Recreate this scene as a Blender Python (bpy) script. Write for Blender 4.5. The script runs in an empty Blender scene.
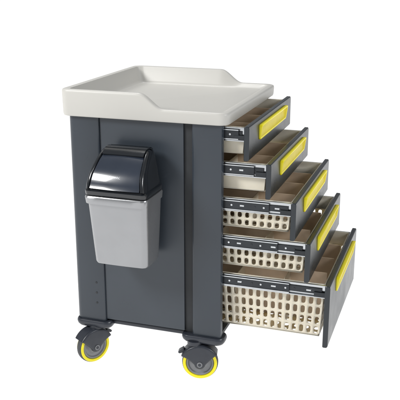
import bpy, bmesh, math
from mathutils import Vector, Matrix
S=bpy.context.scene; COL=S.collection
# ---------------------------------------------------------------- materials
def mat(name,col,rough=.5,metal=0,noise=0,scale=40,bump=0,bscale=400,coat=0,rvar=0,sss=0):
    m=bpy.data.materials.new(name); m.use_nodes=True
    nt=m.node_tree; b=nt.nodes['Principled BSDF']
    b.inputs['Base Color'].default_value=(*col,1); b.inputs['Roughness'].default_value=rough
    b.inputs['Metallic'].default_value=metal
    b.inputs['Coat Weight'].default_value=coat; b.inputs['Coat Roughness'].default_value=.08
    if sss:
        b.inputs['Subsurface Weight'].default_value=sss; b.inputs['Subsurface Radius'].default_value=(1,.8,.5); b.inputs['Subsurface Scale'].default_value=.006
    tc=nt.nodes.new('ShaderNodeTexCoord')
    if noise or rvar:
        n=nt.nodes.new('ShaderNodeTexNoise'); n.inputs['Scale'].default_value=scale; n.inputs['Detail'].default_value=5
        nt.links.new(tc.outputs['Object'],n.inputs['Vector'])
        if noise:
            r=nt.nodes.new('ShaderNodeMapRange'); r.inputs[1].default_value=.3; r.inputs[2].default_value=.7
            r.inputs[3].default_value=1-noise; r.inputs[4].default_value=1+noise
            nt.links.new(n.outputs[0],r.inputs[0])
            x=nt.nodes.new('ShaderNodeVectorMath'); x.operation='SCALE'; x.inputs[0].default_value=col
            nt.links.new(r.outputs[0],x.inputs['Scale']); nt.links.new(x.outputs[0],b.inputs['Base Color'])
        if rvar:
            r=nt.nodes.new('ShaderNodeMapRange'); r.inputs[1].default_value=.3; r.inputs[2].default_value=.7
            r.inputs[3].default_value=rough-rvar; r.inputs[4].default_value=rough+rvar
            nt.links.new(n.outputs[0],r.inputs[0]); nt.links.new(r.outputs[0],b.inputs['Roughness'])
    if bump:
        n=nt.nodes.new('ShaderNodeTexNoise'); n.inputs['Scale'].default_value=bscale
        nt.links.new(tc.outputs['Object'],n.inputs['Vector'])
        q=nt.nodes.new('ShaderNodeBump'); q.inputs['Strength'].default_value=bump; q.inputs['Distance'].default_value=.001
        nt.links.new(n.outputs[0],q.inputs['Height']); nt.links.new(q.outputs[0],b.inputs['Normal'])
    return m
M_body=mat('slate powder coat',(.039,.048,.060),.32,noise=.10,scale=4,bump=.12,bscale=700,rvar=.07)
M_body2=mat('slate pillar',(.031,.039,.050),.28,noise=.09,scale=4,bump=.1,bscale=700,rvar=.07)
M_front=mat('drawer front paint',(.016,.021,.026),.28,noise=.08,scale=8,bump=.12,bscale=600,rvar=.06)
M_in=mat('dark interior',(.02,.022,.025),.6,noise=.1)
M_abs=mat('ivory grey abs',(.485,.475,.445),.40,noise=.012,scale=4,bump=.05,bscale=300)
M_cream=mat('cream basket plastic',(.74,.675,.55),.38,noise=.07,scale=14,sss=.35)
M_tan=mat('tan divider plastic',(.66,.51,.37),.30,noise=.2,scale=9)
M_steel=mat('zinc steel',(.55,.57,.59),.24,metal=1,noise=.1,scale=30,rvar=.08)
M_rblk=mat('black slide member',(.028,.032,.037),.3,metal=.4,noise=.1,scale=30)
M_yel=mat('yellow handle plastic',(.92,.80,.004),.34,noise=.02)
M_yel_shade=mat('shaded handle yellow',(.70,.57,.004),.4,noise=.05)  # same yellow darkened: shade of the recess put into the colour
M_bin=mat('silver grey bin plastic',(.33,.335,.345),.27,metal=.72,noise=.05,scale=8,bump=.08,bscale=500,rvar=.04)
M_lid=mat('black gloss lid',(.010,.012,.015),.22,noise=.1,coat=.35,rvar=.04,scale=10)
M_flap=mat('black flap reflection tint',(.020,.027,.042),.24,noise=.1,coat=.5,rvar=.04,scale=10)  # blue-grey reflection on the black flap painted into its base colour
M_tag=mat('pale lettering',(.6,.62,.65),.4)
M_rub=mat('dark caster housing',(.026,.030,.040),.34,noise=.1)
M_tyre=mat('grey rubber tyre',(.05,.052,.055),.6,noise=.15)
M_hub=mat('grey hub',(.20,.205,.215),.4,noise=.08)
# ---------------------------------------------------------------- helpers
W={}
def finish(name,bm,mats,origin=(0,0,0),parent=None,ang=35,rot=None):
    me=bpy.data.meshes.new(name)
    o=Vector(origin)
    bmesh.ops.translate(bm,verts=bm.verts,vec=-o)
    bmesh.ops.recalc_face_normals(bm,faces=bm.faces)
    bm.to_mesh(me); bm.free()
    for m in mats: me.materials.append(m)
    me.shade_smooth(); me.set_sharp_from_angle(angle=math.radians(ang))
    ob=bpy.data.objects.new(name,me); COL.objects.link(ob)
    W[ob.name]=o
    if parent: ob.parent=parent; ob.location=o-W[parent.name]
    else: ob.location=o
    return ob
def merge(bm,t,mi=0):
    for f in t.faces: f.material_index=mi
    me=bpy.data.meshes.new('t'); t.to_mesh(me); t.free(); bm.from_mesh(me); bpy.data.meshes.remove(me)
def box(bm,a,b,bev=0,mi=0,seg=2):
    t=bmesh.new(); bmesh.ops.create_cube(t,size=1)
    a=Vector(a);b=Vector(b);c=(a+b)/2;d=b-a
    for v in t.verts: v.co=Vector((v.co.x*d.x,v.co.y*d.y,v.co.z*d.z))+c
    if bev: bmesh.ops.bevel(t,geom=t.edges[:],offset=bev,segments=seg,affect='EDGES',profile=.5)
    merge(bm,t,mi)
def cyl(bm,c,axis,r,h,mi=0,seg=32):
    t=bmesh.new(); bmesh.ops.create_cone(t,cap_ends=True,segments=seg,radius1=r,radius2=r,depth=h)
    q=Vector((0,0,1)).rotation_difference(Vector(axis).normalized()).to_matrix().to_4x4()
    bmesh.ops.transform(t,matrix=Matrix.Translation(c)@q,verts=t.verts); merge(bm,t,mi)
def lathe(bm,prof,c,axis,mi=0,seg=48,closed=True):
    t=bmesh.new(); rings=[]
    for k in range(seg):
        a=2*math.pi*k/seg
        rings.append([t.verts.new((r*math.cos(a),r*math.sin(a),z)) for r,z in prof])
    n=len(prof)
    for k in range(seg):
        A=rings[k];B=rings[(k+1)%seg]
        for i in range(n if closed else n-1):
            j=(i+1)%n; t.faces.new((A[i],B[i],B[j],A[j]))
    q=Vector((0,0,1)).rotation_difference(Vector(axis).normalized()).to_matrix().to_4x4()
    bmesh.ops.transform(t,matrix=Matrix.Translation(c)@q,verts=t.verts); merge(bm,t,mi)
def rrect(x0,x1,y0,y1,r,n=6,sub=1):
    pts=[]
    cs=[((x1-r,y0+r),-90),((x1-r,y1-r),0),((x0+r,y1-r),90),((x0+r,y0+r),180)]
    for k,((cx,cy),a0) in enumerate(cs):
        for i in range(n+1):
            a=math.radians(a0+90*i/n); pts.append((cx+r*math.cos(a),cy+r*math.sin(a)))
        nx=cs[(k+1)%4]; a=math.radians(a0+90)
        p=pts[-1]; q=(nx[0][0]+r*math.cos(a),nx[0][1]+r*math.sin(a))
        for i in range(1,sub): pts.append((p[0]+(q[0]-p[0])*i/sub,p[1]+(q[1]-p[1])*i/sub))
    return pts
def loft(bm,rings,mi=0,cap0=True,cap1=True):
    t=bmesh.new(); R=[[t.verts.new(p) for p in r] for r in rings]; n=len(R[0])
    for A,B in zip(R,R[1:]):
        for i in range(n): t.faces.new((A[i],A[(i+1)%n],B[(i+1)%n],B[i]))
    if cap0: t.faces.new(R[0][::-1])
    if cap1: t.faces.new(R[-1])
    merge(bm,t,mi)
def extr(bm,poly,axis,a,b,mi=0):
    f={'z':lambda p,h:(p[0],p[1],h),'y':lambda p,h:(p[0],h,p[1]),'x':lambda p,h:(h,p[0],p[1])}[axis]
    loft(bm,[[f(p,a) for p in poly],[f(p,b) for p in poly]],mi)
def empty(name,loc):
    e=bpy.data.objects.new(name,None); COL.objects.link(e); e.location=loc; e.empty_display_size=.1; W[e.name]=Vector(loc); return e
ZG=-.006
# ---------------------------------------------------------------- ground
bm=bmesh.new(); bmesh.ops.create_grid(bm,x_segments=1,y_segments=1,size=60)
bmesh.ops.translate(bm,verts=bm.verts,vec=(0,0,ZG))
mg=bpy.data.materials.new('glowing white floor'); mg.use_nodes=True; b=mg.node_tree.nodes['Principled BSDF']
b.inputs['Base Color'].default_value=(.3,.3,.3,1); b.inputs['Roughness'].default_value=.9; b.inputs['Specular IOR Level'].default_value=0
b.inputs['Emission Color'].default_value=(1,1,1,1); b.inputs['Emission Strength'].default_value=.98  # floor glows though it is no lamp, keeping it white and shadowless
g=finish('ground',bm,[mg],(0,0,ZG)); g['kind']='structure'
# ---------------------------------------------------------------- cart
DX=.533; DY=.60; ZB=.157; ZT=.888
cart=empty('medical_cart',(-.27,.3,ZG))
cart['label']='dark slate medical cart with five opened drawers and white tray top'; cart['category']='medical cart'
bm=bmesh.new()
def side(y0,s):
    Y=lambda v:y0+s*v
    def ex(poly,mi,z0=ZB,z1=ZT): extr(bm,[(x,Y(y)) for x,y in poly],'z',z0,z1,mi)
    arc=[(-DX+.022-.022*math.cos(a),.022-.022*math.sin(a)) for a in [math.radians(d) for d in range(0,91,15)]]
    ex(arc+[(-.428,0),(-.423,.003),(-.421,.010),(-.421,.02),(-DX,.02)],1)
    ex([(-.4205,.009),(-.131,.009),(-.131,.02),(-.4205,.02)],0,ZB+.006)
    ex([(-.1305,.016),(-.1005,.016),(-.1005,.02),(-.1305,.02)],2)  # groove strip, its shadow painted in with the dark material
    ex([(-.1,.004),(-.097,.001),(-.093,0),(-.006,0),(-.002,.0015),(0,.006),(0,.02),(-.1,.02)],1)
side(0,1); side(DY,-1)
box(bm,(-DX,.0205,ZB),(-DX+.012,DY-.0205,ZT),0,0)
box(bm,(-DX+.0125,.0205,ZB),(-.002,DY-.0205,ZB+.012),0,2)
box(bm,(-DX+.0125,.0205,ZT-.012),(-.002,DY-.0205,ZT),0,2)
for x,z in ((-.452,.30),(-.452,.262),(-.452,.224)):
    cyl(bm,(x,-.0005,z),(0,1,0),.0035,.002,2,12)
body=finish('cabinet',bm,[M_body,M_body2,M_in],(-.27,.3,ZB),cart)
# chassis with flared corner blocks that carry the casters
bm=bmesh.new()
box(bm,(-DX+.02,.02,ZB-.016),(-.012,DY-.02,ZB-.0005),.004)
CS=[(-.064,.022),(-.468,.022),(-.064,DY-.022),(-.468,DY-.022)]
for cx,cy in CS:
    hl=.076 if cx>-.2 else .068
    def rr(o,z): return [(x,y,z) for x,y in rrect(cx-hl+o,cx+hl-o,cy-.036+o,cy+.036-o,max(.006,.026-o*.3),6)]
    loft(bm,[rr(.026,.1250),rr(.016,.1262),rr(.007,.1310),rr(.002,.1380),rr(.0,.1460),rr(.0005,.1520),rr(.003,.1562)])
finish('chassis',bm,[M_rub],(-.27,.3,ZB-.01),cart)
# tray top
TX0,TX1,TY0,TY1=-DX-.018,.022,-.018,DY+.018
HI,LO,FL=.972,.924,.910
def rim(x,y):
    a=-.275+ .085*min(1,max(0,y/.6)); t=min(1,max(0,(x-a)/.085)); t=t*t*(3-2*t); return HI+(LO-HI)*t
def ring(o,zf,ro=.03):
    P=rrect(TX0+o,TX1-o,TY0+o,TY1-o,max(.006,ro-o*.3),8,60)
    return [(x,y,zf(rim(x,y))) for x,y in P]
bm=bmesh.new()
loft(bm,[ring(.016,lambda r:ZT+.001),ring(.008,lambda r:ZT-.004),ring(.003,lambda r:ZT-.002),ring(.001,lambda r:ZT+.005),
  ring(0,lambda r:r-.010),ring(.0004,lambda r:r-.005),ring(.002,lambda r:r-.0015),ring(.005,lambda r:r),
  ring(.018,lambda r:r),ring(.0215,lambda r:r-.0012),ring(.024,lambda r:r-.0045-(r-LO)*.1),
  ring(.037,lambda r:FL+.004+(r-LO)*.12),ring(.041,lambda r:FL+.001+(r-LO)*.02),ring(.046,lambda r:FL)])
tray=finish('tray_top',bm,[M_abs],(-.27,.3,ZT),cart,50)
# ---------------------------------------------------------------- drawers
def slotwall(t,P00,P10,P11,P01,n,m,hw,hh):
    """grid of cells with a rounded slot of real size hw x hh in each"""
    P00,P10,P11,P01=map(Vector,(P00,P10,P11,P01))
    cw=((P10-P00).length+(P11-P01).length)/2/n; ch=(P01-P00).length/m
    def P(u,v): return (P00*(1-u)+P10*u)*(1-v)+(P01*(1-u)+P11*u)*v
    O=[(-.5,-.5),(-.25,-.5),(0,-.5),(.25,-.5),(.5,-.5),(.5,-.25),(.5,0),(.5,.25),(.5,.5),(.25,.5),(0,.5),(-.25,.5),(-.5,.5),(-.5,.25),(-.5,0),(-.5,-.25)]
    r=min(hw,hh)/2; I=[]
    for a,b in O:
        an=math.atan2(b,a)
        dx,dy=math.cos(an)*r,math.sin(an)*r
        if abs(a)==.5 and b==0: I.append((math.copysign(hw/2,a),0)); continue
        I.append((dx+math.copysign(hw/2-r,a)*(a!=0),dy+math.copysign(hh/2-r,b)*(b!=0)))
    for i in range(n):
        for j in range(m):
            ov=[t.verts.new(P((i+.5+a)/n,(j+.5+b)/m)) for a,b in O]
            iv=[t.verts.new(P((i+.5+a/cw)/n,(j+.5+b/ch)/m)) for a,b in I]
            for k in range(16): t.faces.new((ov[k],ov[(k+1)%16],iv[(k+1)%16],iv[k]))
def quad(t,*p): t.faces.new([t.verts.new(q) for q in p])
ZS=[.885,.772,.655,.527,.393,.176]; PX=[.086,.158,.240,.290,.358]
for k in range(5):
    zt=ZS[k]-.001; zb=ZS[k+1]+.003; p=PX[k]
    bm=bmesh.new()
    T_=.017
    pr=[(p-T_,zt-.0025),(p-T_+.0025,zt),(p-.0035,zt),(p-.001,zt-.0025),(p,zt-.007),(p,zb+.006),(p-.003,zb+.001),(p-.007,zb),(p-T_+.0025,zb),(p-T_,zb+.0025)]
    cxp,czp=p-T_/2,(zt+zb)/2
    sh=lambda d:[(x+(d if x<cxp else -d),z+(d if z<czp else -d)) for x,z in pr]
    loft(bm,[[(x,y,z) for x,z in P] for y,P in ((.0015,sh(.0015)),(.003,pr),(DY-.003,pr),(DY-.0015,sh(.0015)))],0)
    yn,yf=.038,DY-.038
    for ya,yb in ((yn,yn+.0015),(yf-.0015,yf)):
        box(bm,(p-.47,ya,zt-.056),(p-T_-.0005,yb,zt-.012),0,1)
    box(bm,(p-.472,yn,zt-.056),(p-.4705,yf,zt-.012),0,1)
    dr=finish('drawer',bm,[M_front,M_steel],(p-.2,.3,zb),cart,30)
    # handle: raised rounded frame around a scooped finger grip
    bm=bmesh.new()
    hz1=zt-.016; hz0=hz1-.050; y0,y1=.125,.505
    q=lambda o,r:rrect(y0+o,y1-o,hz0+o,hz1-o,r,6)
    L=lambda P,x:[(x,a,b) for a,b in P]
    LT=lambda P,x,e:[(x+e*max(0,(b-hz0)/(hz1-hz0)),a,b) for a,b in P]
    loft(bm,[L(q(0,.008),p+.0003),LT(q(0,.008),p+.0025,.006),LT(q(.0012,.007),p+.0042,.007),LT(q(.0055,.005),p+.0042,.007),LT(q(.0066,.0045),p+.0034,.007)],0,True,False)
    i2=rrect(y0+.014,y1-.014,hz0+.024,hz1-.0075,.004,6); i1=rrect(y0+.0105,y1-.0105,hz0+.010,hz1-.007,.004,6)
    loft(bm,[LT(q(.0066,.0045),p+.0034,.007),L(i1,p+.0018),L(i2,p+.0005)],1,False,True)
    finish('handle',bm,[M_yel,M_yel_shade],(p,.31,hz0),dr,40)
    for sgn,yy in ((1,.022),(-1,DY-.022)):
        bm=bmesh.new()
        Y=lambda v:yy+sgn*v
        def B(x0,x1,v0,v1,z0,z1,mi,bev=.0006):
            a,b=sorted((Y(v0),Y(v1))); box(bm,(x0,a,z0),(x1,b,z1),bev,mi,1)
        z1=zt-.009; z0=z1-.044
        pe=p-T_-.0005
        B(p-.46,pe,.011,.0155,z0,z1,0)
        B(p-.46,pe,.004,.011,z1-.004,z1,0)
        B(p-.46,pe,.004,.011,z0,z0+.004,0)
        xo=-.45+p*.55; xe=min(p*.62,p-.04)
        B(xo,xe,.002,.0105,z0+.0045,z1-.0045,1)
        B(xo,xe,-.0005,.0018,z1-.0095,z1-.0055,0)
        B(xo,xe,-.0005,.0018,z0+.0055,z0+.0095,0)
        B(xo,p-.03,.0065,.0108,z0+.012,z1-.012,1)
        B(-.45,-.004,-.001,.0012,z0+.011,z1-.011,0)
        hs=[.022,.047,.055,.098,.128,.17,.21,.238,.285]
        for i,x in enumerate(hs):
            x+=.004*((k*7)%3-1)
            if x<p-.036: 
                v=.0018 if x<xe-.004 else .0063
                if i%3==2: B(x-.008,x+.008,v-.0008,v+.0004,(z0+z1)/2-.003,(z0+z1)/2+.003,0)
                else: cyl(bm,(x,Y(v),(z0+z1)/2),(0,1,0),.0032,.002,i%2,14)
        B(p-.055,pe,.001,.006,z0+.004,z0+.020,1)
        finish('slide_rail',bm,[M_steel,M_rblk],(p-.2,yy,z0),dr,30)
    # basket
    t=bmesh.new()
    x0,x1=p-.462,p-.024; y0b,y1b=yn+.004,yf-.004
    zl=zt-.010; zw=zl-.045; zf=zb+.012
    tp=.010 if k<4 else .014
    T=[(x0,y0b),(x1,y0b),(x1,y1b),(x0,y1b)]; Bt=[(x0+tp,y0b+tp),(x1-tp,y0b+tp),(x1-tp,y1b-tp),(x0+tp,y1b-tp)]
    rows={0:0,1:0,2:2,3:2,4:4}[k]
    H=zl-zf
    def at(i,z):
        s=(z-zf)/H; return (Bt[i][0]*(1-s)+T[i][0]*s, Bt[i][1]*(1-s)+T[i][1]*s, z)
    for i in range(4):
        j=(i+1)%4; n=round(math.dist(T[i],T[j])/.0262)
        zr=zf+.004
        quad(t,(*T[i],zl),(*T[j],zl),at(j,zw),at(i,zw))
        if rows: slotwall(t,at(i,zr),at(j,zr),at(j,zw),at(i,zw),n,rows,.0140,.84*(zw-zr)/rows-.003)
        else: quad(t,at(i,zr),at(j,zr),at(j,zw),at(i,zw))
        quad(t,at(i,zf),at(j,zf),at(j,zr),at(i,zr))
        cx,cy=(x0+x1)/2,(y0b+y1b)/2
        o=lambda q:(q[0]+(.003 if q[0]>cx else -.003),q[1]+(.008 if q[1]>cy else -.008))
        a,b=T[i],T[j]
        quad(t,(*a,zl),(*b,zl),(*o(b),zl+.001),(*o(a),zl+.001))
    slotwall(t,(*Bt[0],zf),(*Bt[1],zf),(*Bt[2],zf),(*Bt[3],zf),12,14,.016,.022)
    bmesh.ops.remove_doubles(t,verts=t.verts,dist=.0002)
    bk=finish('basket',t,[M_cream],(p-.24,.3,zf),dr,30)
    sm=bk.modifiers.new('thickness','SOLIDIFY'); sm.thickness=.0022; sm.offset=0
    bm=bmesh.new()
    for yy in ((.20,.40) if k%2 else (.17,.31,.45)):
        box(bm,(x0+.014,yy-.0015,zf+.004),(x1-.014,yy+.0015,zl-.012),.0006,0,1)
    for xx in (-.30,-.14):
        box(bm,(x1+xx-.0015,y0b+.014,zf+.004),(x1+xx+.0015,y1b-.014,zl-.014),.0006,1,1)
    finish('divider',bm,[M_tan,M_cream],(p-.24,.3,zf),dr)
# ---------------------------------------------------------------- casters
R=.062
def build_caster(loc,rotz,first=None,scale=1):
    if first is None:
        bm=bmesh.new()
        zc=R; tr=.018
        cyl(bm,(0,0,.136),(0,0,1),.026,.014,0,24)
        def arc(r,a0,a1,n=20): return [(tr+r*math.cos(math.radians(a0+(a1-a0)*i/n)),zc+r*math.sin(math.radians(a0+(a1-a0)*i/n))) for i in range(n+1)]
        o=arc(R+.0075,32,156); i_=arc(R+.003,156,32)
        extr(bm,o+i_,'y',-.0185,.0185,0)
        def bez(a,b,c,n=8): return [tuple((1-u)**2*a[m]+2*u*(1-u)*b[m]+u*u*c[m] for m in (0,1)) for u in [i/n for i in range(1,n)]]
        top=arc(R+.007,32,156)
        rb=.019
        boss=[(tr+rb*math.cos(math.radians(d)),zc+rb*math.sin(math.radians(d))) for d in range(190,351,16)]
        P=top+bez(top[-1],(tr-.036,zc+.018),boss[0])+boss+bez(boss[-1],(tr+.036,zc+.018),top[0])
        for s in (-1,1):
            cx,cz=tr,zc+.03
            sh=lambda f:[(cx+(x-cx)*f,cz+(z-cz)*f) for x,z in P]
            loft(bm,[[(x,s*.0175,z) for x,z in P],[(x,s*.0215,z) for x,z in P],[(x,s*.0245,z) for x,z in sh(.975)],[(x,s*.0262,z) for x,z in sh(.92)],[(x,s*.0270,z) for x,z in sh(.80)]])
            cyl(bm,(tr,s*.0278,zc),(0,1,0),.0095,.003,1,24)
            cyl(bm,(tr,s*.0292,zc),(0,1,0),.0055,.003,0,6)
        P=[(-.036,.100),(-.050,.094),(-.054,.094),(-.057,.098),(-.054,.103),(-.038,.113)]
        loft(bm,[[(x,y,z) for x,z in P] for y in (-.010,-.008,.008,.010)])
        c=finish('caster',bm,[M_rub,M_hub],(0,0,0),None,45)
        bm=bmesh.new()
        pr=[(R-.012,-.0135),(R-.004,-.0135),(R-.001,-.009),(R,-.004),(R,.004),(R-.001,.009),(R-.004,.0135),(R-.012,.0135)]
        lathe(bm,pr,(0,0,0),(0,1,0),0)
        ty=finish('tyre',bm,[M_tyre],(0,0,0),None,30)
        bm=bmesh.new()
        for s in (-1,1):
            z=lambda v:s*v
            lathe(bm,[(R-.0140,z(.011)),(R-.0035,z(.0137)),(R-.0045,z(.0155)),(R-.0130,z(.0155))],(0,0,0),(0,1,0),1)
            lathe(bm,[(.0001,z(.0145)),(.018,z(.0145)),(.022,z(.0125)),(.027,z(.0095)),(R-.024,z(.0095)),(R-.021,z(.0135)),(R-.017,z(.0140)),(R-.0143,z(.012)),(R-.0142,z(.009)),(.0001,z(.009))],(0,0,0),(0,1,0),0,48,False)
        ri=finish('rim',bm,[M_hub,M_yel],(0,0,0),None,30)
        for o in (ty,ri): o.parent=c; o.location=(tr,0,zc)
    else:
        c=first.copy(); COL.objects.link(c)
        for ch in first.children:
            q=ch.copy(); COL.objects.link(q); q.parent=c
    c.parent=cart; c.location=Vector(loc)-W[cart.name]; c.rotation_euler=(0,0,rotz)
    return c
c0=build_caster((-.092,.004,ZG),math.radians(14))
build_caster((-.466,.016,ZG),math.radians(238),c0)
build_caster((-.082,DY-.02,ZG),math.radians(160),c0)
build_caster((-.470,DY-.02,ZG),math.radians(20),c0)
# ---------------------------------------------------------------- bin
bn=empty('waste_bin',(-.295,-.085,.437))
bn['label']='silver grey waste bin with black swing lid on cart side'; bn['category']='trash bin'
xc=-.297
def R2(z,w,yf,yb_,r,n=6): return [(x,y,z) for x,y in rrect(xc-w/2,xc+w/2,yf,yb_,r,n,6)]
bm=bmesh.new()
# slightly bowed walls so the sheen rolls across the faces
def R3(z,w,yf,yb_,r,bow):
    out=[]
    for x,y,zz in R2(z,w,yf,yb_,r):
        cy=(yf+yb_)/2; u=(x-xc)/(w/2); v=(y-cy)/((yb_-yf)/2)
        if v<-.98: y-=bow*(1-u*u)
        if abs(u)>.98: x+=math.copysign(bow*.7*(1-v*v),u)
        out.append((x,y,zz))
    return out
loft(bm,[R3(.431,.164,-.126,-.030,.012,.002),R3(.4325,.176,-.133,-.022,.016,.003),R3(.439,.181,-.137,-.019,.018,.004),R3(.55,.191,-.147,-.015,.018,.005),R3(.641,.200,-.156,-.013,.018,.003),
  R3(.6425,.208,-.165,-.011,.018,.003),R3(.662,.211,-.168,-.010,.018,.003),R3(.667,.207,-.165,-.011,.017,.003)])
finish('bin_body',bm,[M_bin],(xc,-.085,.437),bn,40)
bm=bmesh.new()
YF=[(.6675,-.161,.202),(.672,-.165,.208),(.684,-.166,.209),(.6865,-.163,.206),(.689,-.159,.198),(.705,-.156,.195),(.722,-.149,.190),(.74,-.138,.186),(.757,-.121,.180),(.773,-.101,.175),(.787,-.078,.169),(.796,-.060,.163),(.801,-.048,.152),(.803,-.042,.140)]
loft(bm,[R2(z,w,yf,-.012 if z<.69 else -.014-(z-.69)*.06,.02 if z>.69 else .016) for z,yf,w in YF])
def prof_at(z):
    for (z0,y0,w0),(z1,y1,w1) in zip(YF,YF[1:]):
        if z0<=z<=z1:
            f=(z-z0)/(z1-z0); return y0+(y1-y0)*f,w0+(w1-w0)*f
zs=[.690,.697,.705,.714,.722,.731,.74,.749,.757,.765,.773,.780,.787,.792,.796,.800]
for s in (-1,1):
    rings=[]
    for z in zs:
        y,w=prof_at(z); xo=xc+s*(w/2-.0005); xi=xc+s*(w/2-.013)
        h=.008
        rings.append([(xo,y+.02,z-.006),(xo,y+.005,z),(xo-s*.0012,y-h*.3,z+.001),(xo-s*.004,y-h*.75,z+.0025),(xo-s*.008,y-h,z+.003),(xi+s*.002,y-h,z+.003),(xi,y-h*.6,z+.002),(xi,y+.02,z-.006)])
    loft(bm,rings)
extr(bm,[(-.030,.800),(-.034,.8050),(-.048,.8070),(-.062,.8060),(-.076,.8015),(-.087,.7950),(-.093,.7890),(-.091,.785),(-.080,.787),(-.05,.80)],'x',xc-.070,xc+.070,0)
finish('bin_lid',bm,[M_lid],(xc,-.085,.67),bn,50)
bm=bmesh.new()
prof=[(z,prof_at(z)[0]-.0045-(.003 if z<.70 else .0),prof_at(z)[1]-.030) for z in (.694,.700,.709,.720,.731,.742,.753,.763,.773,.782,.788)]
NN=20; A=[]
bulge=.005
for z,y,w in prof:
    A.append([(xc-w/2+w*i/NN, y-bulge*(1-abs(2*i/NN-1)**2), z) for i in range(NN+1)])
loft(bm,[a+[(x,y+.012,z-.006) for x,y,z in a[::-1]] for a in A])
finish('swing_flap',bm,[M_flap],(xc,-.085,.70),bn,50)
def flapy(x,z):
    for (z0,y0,w0),(z1,y1,w1) in zip(prof,prof[1:]):
        if z0<=z<=z1:
            f=(z-z0)/(z1-z0); w=w0+(w1-w0)*f
            return y0+(y1-y0)*f-bulge*(1-abs((x-xc)/(w/2))**2)-.0007
    return -.17
t=bmesh.new(); pv=None
for i in range(181):
    u=i/180; th=u*2*math.pi*6
    x=xc-.022+.036*u-.0020*math.sin(th); z=.7325+.0022*math.cos(th)*(1.5 if u<.2 else .8)
    w=.0004+.0003*abs(math.sin(th*.5))
    a=t.verts.new((x,flapy(x,z-w),z-w)); b=t.verts.new((x+.0004,flapy(x,z+w),z+w))
    if pv: t.faces.new((pv[0],a,b,pv[1]))
    pv=(a,b)
pv=None
for i in range(21):
    x=xc-.023+.040*i/20; z=.7278+.001*math.sin(i/20*3)
    a=t.verts.new((x,flapy(x,z-.0004),z-.0004)); b=t.verts.new((x,flapy(x,z+.0004),z+.0004))
    if pv: t.faces.new((pv[0],a,b,pv[1]))
    pv=(a,b)
finish('lettering',t,[M_tag],(xc,-.166,.71),bn)
bm=bmesh.new()
box(bm,(xc-.05,-.0115,.60),(xc+.05,.0085,.66),.002)
finish('hanging_bracket',bm,[M_steel],(xc,-.01,.63),bn)
# ---------------------------------------------------------------- lights
w=bpy.data.worlds.new('World'); S.world=w; w.use_nodes=True
w.node_tree.nodes['Background'].inputs[0].default_value=(.95,.975,1,1); w.node_tree.nodes['Background'].inputs[1].default_value=.28
def area(name,loc,tgt,size,power,col=(1,1,1)):
    l=bpy.data.lights.new(name,'AREA'); l.size=size; l.energy=power; l.color=col
    o=bpy.data.objects.new(name,l); COL.objects.link(o); o.location=loc
    o.rotation_euler=(Vector(tgt)-Vector(loc)).to_track_quat('-Z','Y').to_euler()
area('softbox_key',(-2.0,-1.9,2.5),(-.2,.2,.6),.9,92,(1,.995,.98))
area('softbox_top',(-.9,1.0,2.9),(-.1,.3,.9),.8,28,(1,1,1))
area('softbox_fill',(2.8,-.6,2.2),(.2,.2,.5),.7,45,(.97,.98,1))
# ---------------------------------------------------------------- camera
cam=bpy.data.cameras.new('camera'); co=bpy.data.objects.new('camera',cam); COL.objects.link(co)
co.location=(.696,-2.297,1.377); co.rotation_euler=(math.radians(73),0,math.radians(18.5))
cam.lens=71.1; cam.sensor_width=36; cam.clip_end=300; cam.clip_start=.05
S.camera=co
S.view_settings.view_transform='Standard'; S.view_settings.look='None'
